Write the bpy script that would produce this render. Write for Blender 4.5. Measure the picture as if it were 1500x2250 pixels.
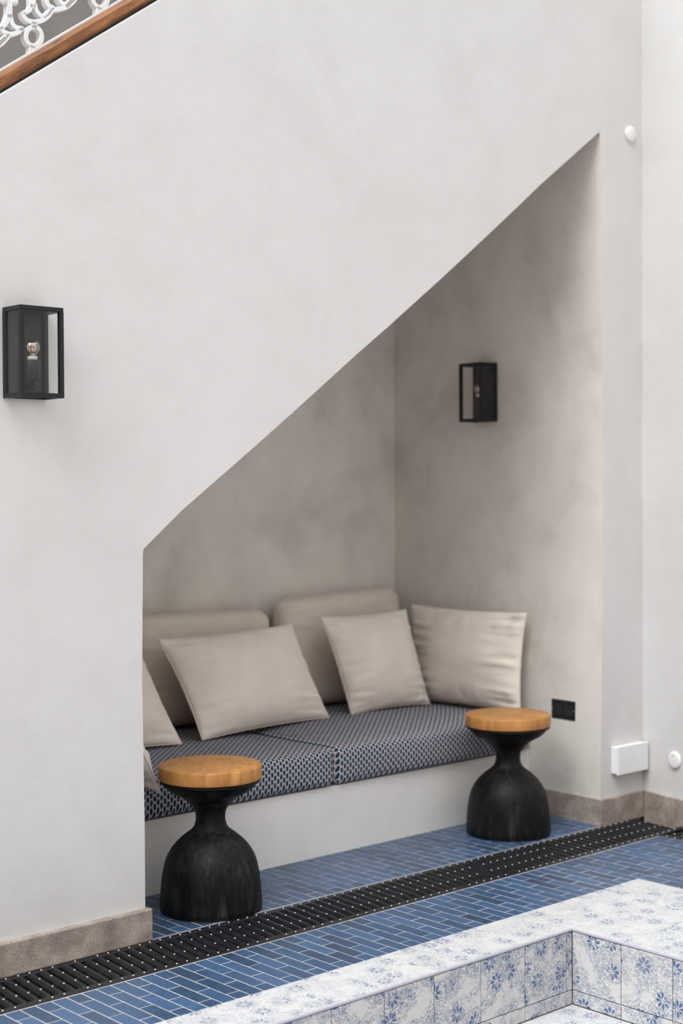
import bpy, bmesh, math, random
from mathutils import Vector, Matrix, noise

random.seed(7)
SC = bpy.context.scene
COL = SC.collection
for o in list(bpy.data.objects):
    bpy.data.objects.remove(o)

# ------------------------------------------------------------------ camera
CAM_POS = Vector((0.0, 0.0, 1.45))
RIGHT = Vector((0.7409430665, -0.6715472245, -0.0052628411))
UP = Vector((0.0153453754, 0.0090954823, 0.9998408832))
BACK = Vector((-0.6713925019, -0.7409059303, 0.0170443788))
cam_data = bpy.data.cameras.new('camera')
cam_data.sensor_fit = 'VERTICAL'
cam_data.sensor_height = 36.0
cam_data.lens = 3250.0 / 2250.0 * 36.0
cam_data.clip_start = 0.05
cam_data.dof.use_dof = True
cam_data.dof.focus_distance = 4.6
cam_data.dof.aperture_fstop = 2.2
cam = bpy.data.objects.new('camera', cam_data)
COL.objects.link(cam)
M = Matrix((RIGHT, UP, BACK)).transposed().to_4x4()
M.translation = CAM_POS
cam.matrix_world = M
SC.camera = cam

# ------------------------------------------------------------------ sky (plain overcast daylight, brighter overhead)
SKY_STRENGTH = 2.85
world = bpy.data.worlds.new('overcast_sky')
SC.world = world
world.use_nodes = True
wn, wl = world.node_tree.nodes, world.node_tree.links
wn.clear()
w_out = wn.new('ShaderNodeOutputWorld')
w_bg = wn.new('ShaderNodeBackground')
w_tc = wn.new('ShaderNodeTexCoord')
w_sep = wn.new('ShaderNodeSeparateXYZ')
w_mr = wn.new('ShaderNodeMapRange')
w_mul = wn.new('ShaderNodeMath'); w_mul.operation = 'MULTIPLY'
w_mul.inputs[1].default_value = SKY_STRENGTH
w_mr.inputs['From Min'].default_value = 0.0
w_mr.inputs['From Max'].default_value = 1.0
w_mr.inputs['To Min'].default_value = 0.34
w_mr.inputs['To Max'].default_value = 1.0
w_bg.inputs['Color'].default_value = (0.88, 0.94, 1.0, 1)
wl.new(w_tc.outputs['Generated'], w_sep.inputs[0])
wl.new(w_sep.outputs['Z'], w_mr.inputs['Value'])
wl.new(w_mr.outputs[0], w_mul.inputs[0])
wl.new(w_mul.outputs[0], w_bg.inputs['Strength'])
wl.new(w_bg.outputs[0], w_out.inputs[0])

# the sun behind thin high cloud: a very wide, soft disc, upper left of the courtyard
sun_data = bpy.data.lights.new('veiled_sun', 'SUN')
sun_data.energy = 4.05
sun_data.angle = math.radians(44)
sun_data.color = (1.0, 0.985, 0.965)
sun = bpy.data.objects.new('veiled_sun', sun_data)
COL.objects.link(sun)
sun.rotation_euler = Vector((0.56, 0.135, -0.76)).to_track_quat('-Z', 'Y').to_euler()
sun.location = (-3, -1.5, 6)

SC.view_settings.view_transform = 'Standard'
SC.view_settings.look = 'None'
SC.view_settings.gamma = 1.0
SC.view_settings.use_curve_mapping = False
SC.view_settings.exposure = -0.38


# ------------------------------------------------------------------ node helpers
def new_mat(name):
    m = bpy.data.materials.new(name)
    m.use_nodes = True
    nt = m.node_tree
    b = nt.nodes['Principled BSDF']
    return m, nt, b


class NG:
    """small helper to write node maths compactly"""
    def __init__(self, nt):
        self.nt = nt
        self.N = nt.nodes
        self.L = nt.links

    def node(self, t, **kw):
        n = self.N.new(t)
        for k, v in kw.items():
            setattr(n, k, v)
        return n

    def put(self, sock, v):
        if hasattr(v, 'is_output') or isinstance(v, bpy.types.NodeSocket):
            self.L.new(v, sock)
        else:
            sock.default_value = v

    def math(self, op, a, b=None, c=None):
        n = self.node('ShaderNodeMath', operation=op)
        self.put(n.inputs[0], a)
        if b is not None:
            self.put(n.inputs[1], b)
        if c is not None:
            self.put(n.inputs[2], c)
        return n.outputs[0]

    def step(self, v, lo, hi, a=0.0, b=1.0):
        n = self.node('ShaderNodeMapRange', interpolation_type='SMOOTHSTEP')
        self.put(n.inputs['Value'], v)
        n.inputs['From Min'].default_value = lo
        n.inputs['From Max'].default_value = hi
        n.inputs['To Min'].default_value = a
        n.inputs['To Max'].default_value = b
        return n.outputs[0]

    def noise(self, vec, scale, detail=3.0, rough=0.5, dist=0.0):
        n = self.node('ShaderNodeTexNoise')
        if vec is not None:
            self.L.new(vec, n.inputs['Vector'])
        n.inputs['Scale'].default_value = scale
        n.inputs['Detail'].default_value = detail
        n.inputs['Roughness'].default_value = rough
        n.inputs['Distortion'].default_value = dist
        return n.outputs[0]

    def ramp(self, fac, stops):
        n = self.node('ShaderNodeValToRGB')
        self.put(n.inputs[0], fac)
        el = n.color_ramp.elements
        while len(el) < len(stops):
            el.new(0.5)
        for e, (p, c) in zip(el, stops):
            e.position = p
            e.color = (c[0], c[1], c[2], 1)
        return n.outputs[0]

    def mix(self, fac, a, b):
        n = self.node('ShaderNodeMix', data_type='RGBA')
        self.put(n.inputs[0], fac)
        for s, v in ((n.inputs[6], a), (n.inputs[7], b)):
            self.put(s, v if not isinstance(v, tuple) else (v[0], v[1], v[2], 1))
        return n.outputs[2]

    def coord(self, kind='Object'):
        return self.node('ShaderNodeTexCoord').outputs[kind]

    def scale(self, vec, s):
        n = self.node('ShaderNodeMapping')
        self.L.new(vec, n.inputs[0])
        n.inputs['Scale'].default_value = s
        return n.outputs[0]

    def bump(self, h, strength, dist=0.01):
        n = self.node('ShaderNodeBump')
        n.inputs['Strength'].default_value = strength
        n.inputs['Distance'].default_value = dist
        self.L.new(h, n.inputs['Height'])
        return n.outputs[0]


def plain(name, col, rough=0.5, metal=0.0, spec=None, var=0.08, scale=30.0, bump=0.0):
    m, nt, b = new_mat(name)
    g = NG(nt)
    n = g.noise(g.coord(), scale, 4)
    c0 = tuple(x * (1 - var) for x in col)
    c1 = tuple(min(1, x * (1 + var)) for x in col)
    g.L.new(g.ramp(n, [(0.3, c0), (0.7, c1)]), b.inputs['Base Color'])
    b.inputs['Roughness'].default_value = rough
    b.inputs['Metallic'].default_value = metal
    if spec is not None:
        b.inputs['Specular IOR Level'].default_value = spec
    if bump:
        g.L.new(g.bump(n, bump, 0.002), b.inputs['Normal'])
    return m


def plaster(name, lo, mid, hi, big=1.6, rough=0.75, bump=0.12, r0=0.34, r1=0.66):
    m, nt, b = new_mat(name)
    g = NG(nt)
    co = g.coord()
    n1 = g.noise(co, big, 6, 0.62, 0.6)
    n2 = g.noise(g.scale(co, (1.0, 1.0, 0.8)), big * 3.2, 5, 0.55, 0.5)
    s = g.math('ADD', g.math('MULTIPLY', n1, 0.6), g.math('MULTIPLY', n2, 0.4))
    g.L.new(g.ramp(s, [(r0, lo), (0.5, mid), (r1, hi)]), b.inputs['Base Color'])
    b.inputs['Roughness'].default_value = rough
    b.inputs['Specular IOR Level'].default_value = 0.25
    n3 = g.noise(co, 9.0, 5, 0.6)
    n4 = g.noise(co, 140.0, 2, 0.5)
    h = g.math('ADD', n3, g.math('MULTIPLY', n4, 0.05))
    g.L.new(g.bump(h, bump, 0.02), b.inputs['Normal'])
    return m


MAT = {}
MAT['plaster'] = plaster('white_lime_plaster', (0.60, 0.592, 0.583), (0.635, 0.628, 0.620), (0.66, 0.654, 0.647))
MAT['niche'] = plaster('beige_polished_plaster', (0.58, 0.55, 0.508), (0.71, 0.675, 0.632), (0.78, 0.745, 0.70), big=1.7, rough=0.65, r0=0.35, r1=0.65)
MAT['taupe'] = plaster('taupe_wall_tone', (0.20, 0.178, 0.165), (0.22, 0.197, 0.183), (0.24, 0.215, 0.20))  # one dark taupe tone throughout
MAT['bounce_cream'] = plaster('bounce_cream_plaster', (0.70, 0.515, 0.36), (0.73, 0.545, 0.385), (0.76, 0.575, 0.41))  # warm tan chosen to tint the light bounced into the niche
MAT['bench'] = plaster('bench_plaster', (0.70, 0.685, 0.66), (0.74, 0.725, 0.70), (0.77, 0.755, 0.735))


def stone_mat():
    m, nt, b = new_mat('bush_hammered_stone')
    g = NG(nt)
    co = g.coord()
    n1 = g.noise(co, 260, 3, 0.7)
    n2 = g.noise(co, 14, 4, 0.6)
    v = g.math('ADD', g.math('MULTIPLY', n1, 0.62), g.math('MULTIPLY', n2, 0.38))
    g.L.new(g.ramp(v, [(0.34, (0.13, 0.10, 0.082)), (0.5, (0.31, 0.26, 0.225)), (0.68, (0.58, 0.52, 0.47))]), b.inputs['Base Color'])
    b.inputs['Roughness'].default_value = 0.8
    g.L.new(g.bump(n1, 0.5, 0.004), b.inputs['Normal'])
    return m


MAT['stone'] = stone_mat()


def glazed_tile_mat():
    m, nt, b = new_mat('blue_glazed_tile')
    g = NG(nt)
    co = g.coord()
    oi = g.node('ShaderNodeObjectInfo').outputs['Random']
    geo = g.node('ShaderNodeNewGeometry')
    isl = geo.outputs['Random Per Island']
    r = g.math('FRACT', g.math('ADD', oi, isl))
    pos = g.node('ShaderNodeTexCoord')
    n1 = g.noise(geo.outputs['Position'], 22, 5, 0.6, 0.5)
    n2 = g.noise(geo.outputs['Position'], 34, 4, 0.6)
    v = g.math('ADD', g.math('MULTIPLY', r, 0.55), g.math('MULTIPLY', n1, 0.45))
    base = g.ramp(v, [(0.10, (0.024, 0.042, 0.070)), (0.36, (0.036, 0.074, 0.142)), (0.7, (0.048, 0.098, 0.188)), (0.95, (0.068, 0.126, 0.225))])
    dark = g.step(n2, 0.62, 0.8)
    g.L.new(g.mix(g.math('MULTIPLY', dark, 0.4), base, (0.045, 0.075, 0.12)), b.inputs['Base Color'])
    g.L.new(g.step(n1, 0.3, 0.7, 0.22, 0.42), b.inputs['Roughness'])
    b.inputs['Specular IOR Level'].default_value = 0.3
    g.L.new(g.bump(n1, 0.15, 0.003), b.inputs['Normal'])
    return m


MAT['tile'] = glazed_tile_mat()
MAT['grout'] = plain('pale_grout', (0.50, 0.455, 0.435), 0.9, var=0.1, scale=40)
MAT['channel'] = plain('dark_drain_channel', (0.018, 0.018, 0.02), 0.8)


def pool_tile_mat(name, axes, lace_amt=0.72):
    m, nt, b = new_mat(name)
    g = NG(nt)
    geo = g.node('ShaderNodeNewGeometry')
    sep = g.node('ShaderNodeSeparateXYZ')
    g.L.new(geo.outputs['Position'], sep.inputs[0])
    comb = g.node('ShaderNodeCombineXYZ')
    rnd = g.node('ShaderNodeObjectInfo').outputs['Random']
    off = g.math('MULTIPLY', rnd, 23.0)
    g.L.new(g.math('ADD', sep.outputs[axes[0]], off), comb.inputs[0])
    g.L.new(g.math('ADD', sep.outputs[axes[1]], g.math('MULTIPLY', rnd, 9.0)), comb.inputs[1])
    uv = comb.outputs[0]

    def flowers(scale, thr, rad, petals, phase):
        vo = g.node('ShaderNodeTexVoronoi', voronoi_dimensions='2D', feature='F1')
        g.L.new(uv, vo.inputs['Vector'])
        vo.inputs['Scale'].default_value = scale
        vo.inputs['Randomness'].default_value = 0.8
        sub = g.node('ShaderNodeVectorMath', operation='SUBTRACT')
        g.L.new(uv, sub.inputs[0])
        g.L.new(vo.outputs['Position'], sub.inputs[1])
        s2 = g.node('ShaderNodeSeparateXYZ')
        g.L.new(sub.outputs[0], s2.inputs[0])
        ang = g.math('ARCTAN2', s2.outputs[1], s2.outputs[0])
        r = g.math('DIVIDE', vo.outputs['Distance'], scale)
        pet = g.math('COSINE', g.math('ADD', g.math('MULTIPLY', ang, petals), phase))
        q = g.math('ABSOLUTE', g.math('DIVIDE', g.math('SUBTRACT', r, rad * 0.66), rad * 0.40))
        body = g.math('SUBTRACT', g.math('ADD', pet, 0.75), g.math('MULTIPLY', g.math('MULTIPLY', q, q), 1.35))
        mask = g.step(body, 0.0, 0.35)
        s3 = g.node('ShaderNodeSeparateColor')
        g.L.new(vo.outputs['Color'], s3.inputs[0])
        on = g.step(s3.outputs[0], thr, thr + 0.25)
        halo = g.step(r, rad * 2.1, rad * 0.9)
        return g.math('MULTIPLY', mask, on), g.math('MULTIPLY', halo, on)

    f1, h1 = flowers(11.5, 0.12, 0.0245, 8.0, 0.6)
    lo = g.noise(uv, 13, 3, 0.6)
    fine = g.noise(uv, 78, 3, 0.6, 1.8)
    wear = g.noise(uv, 24, 4, 0.7)
    squig = g.step(g.math('ABSOLUTE', g.math('SUBTRACT', fine, 0.5)), 0.085, 0.03)
    patch = g.step(g.math('ADD', lo, g.math('MULTIPLY', h1, 0.25)), 0.38, 0.56)
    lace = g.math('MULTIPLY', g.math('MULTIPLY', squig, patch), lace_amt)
    wearm = g.step(wear, 0.40, 0.52)
    fl = g.math('MULTIPLY', f1, wearm)
    basec = g.ramp(lo, [(0.3, (0.52, 0.515, 0.505)), (0.6, (0.63, 0.62, 0.605)), (0.8, (0.53, 0.545, 0.57))])
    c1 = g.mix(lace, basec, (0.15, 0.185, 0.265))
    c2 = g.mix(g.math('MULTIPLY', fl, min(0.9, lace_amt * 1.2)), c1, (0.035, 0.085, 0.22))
    g.L.new(c2, b.inputs['Base Color'])
    b.inputs['Roughness'].default_value = 0.42
    g.L.new(g.bump(fine, 0.12, 0.002), b.inputs['Normal'])
    return m


MAT['pool_top'] = pool_tile_mat('blue_flower_tile_flat', (0, 1), 0.5)  # fainter pattern, also keeps the lit tops paler in colour
MAT['pool_xz'] = pool_tile_mat('blue_flower_tile_wall', (0, 2), 0.9)  # denser pattern, also puts the shade of upright faces into the colour
MAT['pool_yz'] = pool_tile_mat('blue_flower_tile_side_wall', (1, 2), 0.8)  # same shade put in by denser lace, slightly weaker
MAT['pool_trim'] = plain('pale_edge_trim', (0.42, 0.42, 0.48), 0.35, var=0.03)
MAT['pool_grout'] = plain('brown_grey_grout', (0.36, 0.33, 0.29), 0.9)


def fabric_mat(name, col, weave=900.0):
    m, nt, b = new_mat(name)
    g = NG(nt)
    co = g.coord()
    n = g.noise(co, 7, 3)
    a = g.noise(g.scale(co, (1, 1, 5)), weave / 4, 2)
    d = g.noise(g.scale(co, (5, 5, 1)), weave / 4, 2)
    w = g.math('ADD', g.math('MULTIPLY', a, 0.5), g.math('MULTIPLY', d, 0.5))
    v = g.math('ADD', g.math('MULTIPLY', n, 0.5), g.math('MULTIPLY', w, 0.5))
    g.L.new(g.ramp(v, [(0.35, tuple(x * 0.90 for x in col)), (0.65, tuple(x * 1.07 for x in col))]), b.inputs['Base Color'])
    b.inputs['Roughness'].default_value = 0.95
    b.inputs['Specular IOR Level'].default_value = 0.1
    b.inputs['Sheen Weight'].default_value = 0.15
    g.L.new(g.bump(w, 0.25, 0.0015), b.inputs['Normal'])
    return m


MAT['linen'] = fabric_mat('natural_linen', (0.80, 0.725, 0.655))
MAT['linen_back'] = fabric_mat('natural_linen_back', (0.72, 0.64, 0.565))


def lattice_mat():
    m, nt, b = new_mat('navy_oval_lattice_fabric')
    g = NG(nt)
    sep = g.node('ShaderNodeSeparateXYZ')
    g.L.new(g.coord(), sep.inputs[0])
    wob = g.noise(g.coord(), 18, 2)
    u = g.math('MULTIPLY', g.math('ADD', sep.outputs[0], g.math('MULTIPLY', wob, 0.004)), 1 / 0.0292)
    v = g.math('MULTIPLY', g.math('ADD', sep.outputs[1], sep.outputs[2]), 1 / 0.0272)

    def cell(du, dv):
        fu = g.math('SUBTRACT', g.math('FRACT', g.math('ADD', u, du)), 0.5)
        fv = g.math('SUBTRACT', g.math('FRACT', g.math('ADD', v, dv)), 0.5)
        au = g.math('DIVIDE', g.math('ABSOLUTE', fu), 0.235)
        av = g.math('DIVIDE', g.math('ABSOLUTE', fv), 0.44)
        # pointed oval
        return g.math('ADD', g.math('POWER', au, 1.5), g.math('POWER', av, 1.9))
    d = g.math('MINIMUM', cell(0.0, 0.0), cell(0.5, 0.5))
    mask = g.step(d, 1.12, 0.82)
    hue = g.noise(g.coord(), 45, 2)
    dark = g.ramp(hue, [(0.35, (0.008, 0.022, 0.05)), (0.65, (0.008, 0.05, 0.075))])
    net = g.ramp(g.noise(g.coord(), 300, 2), [(0.3, (0.42, 0.375, 0.395)), (0.7, (0.58, 0.53, 0.555))])
    g.L.new(g.mix(mask, net, dark), b.inputs['Base Color'])
    b.inputs['Roughness'].default_value = 0.85
    b.inputs['Specular IOR Level'].default_value = 0.2
    g.L.new(g.bump(mask, -0.25, 0.002), b.inputs['Normal'])
    return m


MAT['lattice'] = lattice_mat()


def wood_top_mat():
    m, nt, b = new_mat('oiled_end_grain_wood')
    g = NG(nt)
    co = g.coord()
    w = g.node('ShaderNodeTexWave', wave_type='RINGS', rings_direction='Z')
    g.L.new(g.scale(co, (1, 1, 0.05)), w.inputs['Vector'])
    w.inputs['Scale'].default_value = 11
    w.inputs['Distortion'].default_value = 7
    w.inputs['Detail'].default_value = 3
    w.inputs['Detail Scale'].default_value = 2.2
    n = g.noise(g.scale(co, (1, 1, 0.12)), 60, 4, 0.6)
    big = g.noise(co, 9, 3)
    v = g.math('ADD', g.math('MULTIPLY', w.outputs['Fac'], 0.10), g.math('ADD', g.math('MULTIPLY', n, 0.50), g.math('MULTIPLY', big, 0.40)))
    g.L.new(g.ramp(v, [(0.30, (0.27, 0.115, 0.034)), (0.5, (0.45, 0.205, 0.06)), (0.72, (0.60, 0.30, 0.10))]), b.inputs['Base Color'])
    b.inputs['Roughness'].default_value = 0.5
    b.inputs['Specular IOR Level'].default_value = 0.35
    g.L.new(g.bump(n, 0.15, 0.002), b.inputs['Normal'])
    return m


def charred_mat():
    m, nt, b = new_mat('charred_black_wood')
    g = NG(nt)
    co = g.coord()
    st = g.noise(g.scale(co, (1, 1, 0.11)), 75, 5, 0.65, 0.4)
    bl = g.noise(g.scale(co, (1, 1, 0.35)), 17, 4, 0.6, 0.8)
    v = g.math('ADD', g.math('MULTIPLY', st, 0.5), g.math('MULTIPLY', bl, 0.5))
    g.L.new(g.ramp(v, [(0.40, (0.002, 0.002, 0.0025)), (0.52, (0.006, 0.006, 0.0065)), (0.63, (0.022, 0.021, 0.022)), (0.72, (0.06, 0.057, 0.059))]), b.inputs['Base Color'])  # pale stops give grain streaks plus painted-in sheen patches
    g.L.new(g.step(bl, 0.35, 0.65, 0.42, 0.62), b.inputs['Roughness'])
    b.inputs['Specular IOR Level'].default_value = 0.2
    g.L.new(g.bump(st, 0.35, 0.004), b.inputs['Normal'])
    return m


MAT['wood_top'] = wood_top_mat()
MAT['charred'] = charred_mat()


def rail_wood_mat():
    m, nt, b = new_mat('varnished_rail_wood')
    g = NG(nt)
    co = g.coord()
    n = g.noise(g.scale(co, (0.16, 1.5, 1.5)), 46, 5, 0.65, 0.6)
    k = g.noise(g.scale(co, (0.5, 1, 1)), 34, 3, 0.6)
    base = g.ramp(n, [(0.3, (0.10, 0.034, 0.009)), (0.5, (0.24, 0.092, 0.026)), (0.7, (0.36, 0.15, 0.048))])
    g.L.new(g.mix(g.step(k, 0.56, 0.72, 0, 0.7), base, (0.06, 0.022, 0.009)), b.inputs['Base Color'])
    b.inputs['Roughness'].default_value = 0.38
    return m


MAT['rail'] = rail_wood_mat()
MAT['white_paint'] = plain('white_painted_metal', (0.76, 0.775, 0.78), 0.45, var=0.03)
MAT['black_metal'] = plain('matt_shadow_black', (0.009, 0.009, 0.013), 0.45, spec=0.35, var=0.15, scale=60)
MAT['black_plate'] = plain('black_back_plate', (0.016, 0.016, 0.018), 0.6, var=0.15, scale=60)
MAT['black_plastic'] = plain('black_socket_plastic', (0.010, 0.012, 0.014), 0.4)
MAT['white_plastic'] = plain('white_plastic', (0.80, 0.80, 0.80), 0.4, var=0.02)
MAT['screw'] = plain('plated_screw', (0.55, 0.55, 0.55), 0.35, 0.8)
MAT['grate'] = plain('black_cast_grate', (0.010, 0.0105, 0.013), 0.42, spec=0.35, var=0.5, scale=35, bump=0.15)
MAT['stud'] = plain('worn_metal_stud', (0.62, 0.60, 0.57), 0.35, 0.2)
MAT['trim_metal'] = plain('pale_metal_trim', (0.40, 0.41, 0.47), 0.35, 0.3, var=0.1, scale=12)
MAT['copper'] = plain('copper_filament', (0.85, 0.28, 0.08), 0.25, 0.6)
MAT['collar'] = plain('grey_bulb_collar', (0.52, 0.52, 0.50), 0.5)


def glass_mat(name, tint=(0.985, 0.99, 0.985), ior=1.45, refl_tint=(1, 1, 1)):
    m = bpy.data.materials.new(name)
    m.use_nodes = True
    nt = m.node_tree
    nt.nodes.clear()
    out = nt.nodes.new('ShaderNodeOutputMaterial')
    mix = nt.nodes.new('ShaderNodeMixShader')
    tr = nt.nodes.new('ShaderNodeBsdfTransparent')
    gl = nt.nodes.new('ShaderNodeBsdfGlossy')
    fr = nt.nodes.new('ShaderNodeFresnel')
    no = nt.nodes.new('ShaderNodeTexNoise')
    mr = nt.nodes.new('ShaderNodeMapRange')
    no.inputs['Scale'].default_value = 6
    mr.inputs['To Min'].default_value = 0.03
    mr.inputs['To Max'].default_value = 0.06
    nt.links.new(no.outputs[0], mr.inputs[0])
    nt.links.new(mr.outputs[0], gl.inputs['Roughness'])
    fr.inputs['IOR'].default_value = ior
    tr.inputs['Color'].default_value = (*tint, 1)
    gl.inputs['Color'].default_value = (*refl_tint, 1)
    ge = nt.nodes.new('ShaderNodeNewGeometry')
    inv = nt.nodes.new('ShaderNodeMath'); inv.operation = 'SUBTRACT'
    inv.inputs[0].default_value = 1.0
    nt.links.new(ge.outputs['Backfacing'], inv.inputs[1])
    mu = nt.nodes.new('ShaderNodeMath'); mu.operation = 'MULTIPLY'
    nt.links.new(fr.outputs[0], mu.inputs[0])
    nt.links.new(inv.outputs[0], mu.inputs[1])
    nt.links.new(mu.outputs[0], mix.inputs[0])
    nt.links.new(tr.outputs[0], mix.inputs[1])
    nt.links.new(gl.outputs[0], mix.inputs[2])
    nt.links.new(mix.outputs[0], out.inputs[0])
    return m


MAT['glass'] = glass_mat('clear_lamp_glass')
MAT['bulb_glass'] = glass_mat('mirrored_bulb_glass', (0.95, 0.78, 0.64), 4.0, (1.0, 0.95, 0.9))


# ------------------------------------------------------------------ mesh helpers
def link(name, me, mat=None, parent=None, smooth=False):
    o = bpy.data.objects.new(name, me)
    COL.objects.link(o)
    if mat is not None and not me.materials:
        me.materials.append(mat if not isinstance(mat, str) else MAT[mat])
    if parent is not None:
        o.parent = parent
    if smooth:
        for p in me.polygons:
            p.use_smooth = True
    return o


def to_mesh(bm, name):
    me = bpy.data.meshes.new(name)
    bmesh.ops.recalc_face_normals(bm, faces=bm.faces)
    bm.to_mesh(me)
    bm.free()
    return me


def tag(o, label, cat, group=None):
    o['label'] = label
    o['category'] = cat
    if group:
        o['group'] = group
    return o


def structure(o):
    o['kind'] = 'structure'
    return o


def empty(name, loc=(0, 0, 0), rz=0.0):
    o = bpy.data.objects.new(name, None)
    COL.objects.link(o)
    o.location = loc
    o.rotation_euler = (0, 0, rz)
    o.empty_display_size = 0.1
    return o


def bm_box(bm, lo, hi, bevel=0.0, seg=1):
    c = [(a + b) / 2 for a, b in zip(lo, hi)]
    s = [abs(b - a) for a, b in zip(lo, hi)]
    r = bmesh.ops.create_cube(bm, size=1.0, matrix=Matrix.Translation(c) @ Matrix.Diagonal((*s, 1)))
    if bevel > 0:
        vs = set(r['verts'])
        es = [e for e in bm.edges if e.verts[0] in vs and e.verts[1] in vs]
        bmesh.ops.bevel(bm, geom=es, offset=bevel, segments=seg, affect='EDGES', profile=0.5)


def box(name, lo, hi, mat, parent=None, bevel=0.0, seg=1):
    bm = bmesh.new()
    bm_box(bm, lo, hi, bevel, seg)
    return link(name, to_mesh(bm, name), mat, parent)


def prism(name, pts, y0, y1, mat, parent=None, back_shift=None):
    """XZ polygon pushed along Y"""
    bm = bmesh.new()
    f = [bm.verts.new((x, y0, z)) for x, z in pts]
    b = [bm.verts.new((x + (back_shift[i] if back_shift else 0), y1, z - (0.9 if back_shift and i >= len(pts) - 2 else 0))) for i, (x, z) in enumerate(pts)]
    bm.faces.new(f)
    bm.faces.new(b[::-1])
    n = len(pts)
    for i in range(n):
        bm.faces.new((f[i], b[i], b[(i + 1) % n], f[(i + 1) % n]))
    return bm


def prism_xy(name, pts, z0, z1, mat, parent=None, bevel=0.0):
    bm = bmesh.new()
    f = [bm.verts.new((x, y, z1)) for x, y in pts]
    b = [bm.verts.new((x, y, z0)) for x, y in pts]
    bm.faces.new(f)
    bm.faces.new(b[::-1])
    n = len(pts)
    for i in range(n):
        bm.faces.new((f[i], b[i], b[(i + 1) % n], f[(i + 1) % n]))
    if bevel:
        es = [e for e in bm.edges if e.verts[0].co.z == z1 and e.verts[1].co.z == z1]
        bmesh.ops.bevel(bm, geom=es, offset=bevel, segments=2, affect='EDGES', profile=0.5)
    return link(name, to_mesh(bm, name), mat, parent)


def lathe(name, prof, mat, parent=None, n=64, smooth=True):
    bm = bmesh.new()
    rings = []
    for r, z in prof:
        if r <= 1e-6:
            rings.append([bm.verts.new((0, 0, z))])
        else:
            rings.append([bm.verts.new((r * math.cos(2 * math.pi * i / n), r * math.sin(2 * math.pi * i / n), z)) for i in range(n)])
    for a, b in zip(rings, rings[1:]):
        for i in range(n):
            j = (i + 1) % n
            if len(a) == 1 and len(b) == 1:
                continue
            if len(a) == 1:
                bm.faces.new((a[0], b[j], b[i]))
            elif len(b) == 1:
                bm.faces.new((a[i], a[j], b[0]))
            else:
                bm.faces.new((a[i], a[j], b[j], b[i]))
    return link(name, to_mesh(bm, name), mat, parent, smooth)


def copy_tree(o, parent=None):
    c = o.copy()
    COL.objects.link(c)
    c.parent = parent
    for ch in list(o.children):
        copy_tree(ch, c)
    return c


def tube(name, pts, rad, mat, parent=None, closed=False, n=6):
    bm = bmesh.new()
    P = [Vector(p) for p in pts]
    m = len(P)
    rings = []
    for i, p in enumerate(P):
        a = P[(i - 1) % m] if (closed or i > 0) else p
        b = P[(i + 1) % m] if (closed or i < m - 1) else p
        t = (b - a).normalized()
        ref = Vector((0, 0, 1)) if abs(t.z) < 0.9 else Vector((1, 0, 0))
        u = t.cross(ref).normalized()
        v = t.cross(u)
        rings.append([bm.verts.new(p + rad * (math.cos(2 * math.pi * k / n) * u + math.sin(2 * math.pi * k / n) * v)) for k in range(n)])
    last = m if closed else m - 1
    for i in range(last):
        A, B = rings[i], rings[(i + 1) % m]
        # keep rings aligned
        best = min(range(n), key=lambda s: sum((A[k].co - B[(k + s) % n].co).length for k in range(n)))
        for k in range(n):
            bm.faces.new((A[k], A[(k + 1) % n], B[(k + 1 + best) % n], B[(k + best) % n]))
    return link(name, to_mesh(bm, name), mat, parent, True)


# ================================================================== STRUCTURE
WY = 3.92            # face of the long plaster wall
NB = 5.268           # back of the niche
NICHE_SPLAY = 0.08   # the right side wall of the niche opens slightly towards the back
slope = [(2.6909, 1.2454), (2.6954, 1.2597), (2.8517, 1.3765), (3.114, 1.5586), (3.1576, 1.5887), (3.36, 1.7324), (3.6262, 1.9247),
         (3.7932, 2.041), (4.0699, 2.2396), (4.2121, 2.3437), (4.4947, 2.5534), (4.6487, 2.6707), (4.8421, 2.8082), (5.0378, 2.9555)]
right_edge = [(5.0415, 2.93), (5.049, 2.35), (5.053, 1.385), (5.048, 0.80), (5.032, 0.11), (5.032, -0.01)]
left_edge = [(2.6955, -0.01), (2.6955, 0.112), (2.6955, 0.39), (2.6900, 0.83)]
CORNER_X = 5.333


def wall_top(x):
    return 2.616 + 0.70 * (x - 2.2022)


outline = [(-0.2, -0.01)] + left_edge + slope + right_edge + [(CORNER_X + 0.05, -0.01), (CORNER_X + 0.05, wall_top(CORNER_X + 0.05)), (-0.2, wall_top(-0.2))]
shift = []
i_r0 = 1 + len(left_edge) + len(slope) - 1
for i, p in enumerate(outline):
    shift.append(NICHE_SPLAY if i_r0 <= i < 1 + len(left_edge) + len(slope) + len(right_edge) else 0.0)
bm = prism('wall_front', outline, WY, NB, None, back_shift=shift)
bm.verts.ensure_lookup_table()
edges = []
N_IN = len(left_edge) + len(slope) + len(right_edge)
for e in bm.edges:
    i, j = sorted((e.verts[0].index, e.verts[1].index))
    pass
bm.verts.index_update()
for e in bm.edges:
    a, b = e.verts
    if abs(a.co.y - WY) < 1e-6 and abs(b.co.y - WY) < 1e-6:
        i, j = sorted((a.index, b.index))
        if j - i == 1 and 1 <= i and j <= N_IN:
            edges.append(e)
        if i == len(outline) - 2 and j == len(outline) - 1:
            edges.append(e)
for f in bm.faces:
    ys = [v.co.y for v in f.verts]
    idx = [v.index % len(outline) for v in f.verts]
    f.material_index = 1 if (max(ys) - min(ys) > 0.5 and all(1 <= k <= N_IN for k in idx)) else 0
bmesh.ops.bevel(bm, geom=edges, offset=0.006, segments=3, affect='EDGES', profile=0.5, material=0)
bmesh.ops.triangulate(bm, faces=[f for f in bm.faces if len(f.verts) > 4])
me = to_mesh(bm, 'wall_front')
me.materials.append(MAT['plaster'])
me.materials.append(MAT['niche'])
wall_front = structure(link('wall_front', me))
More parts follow.
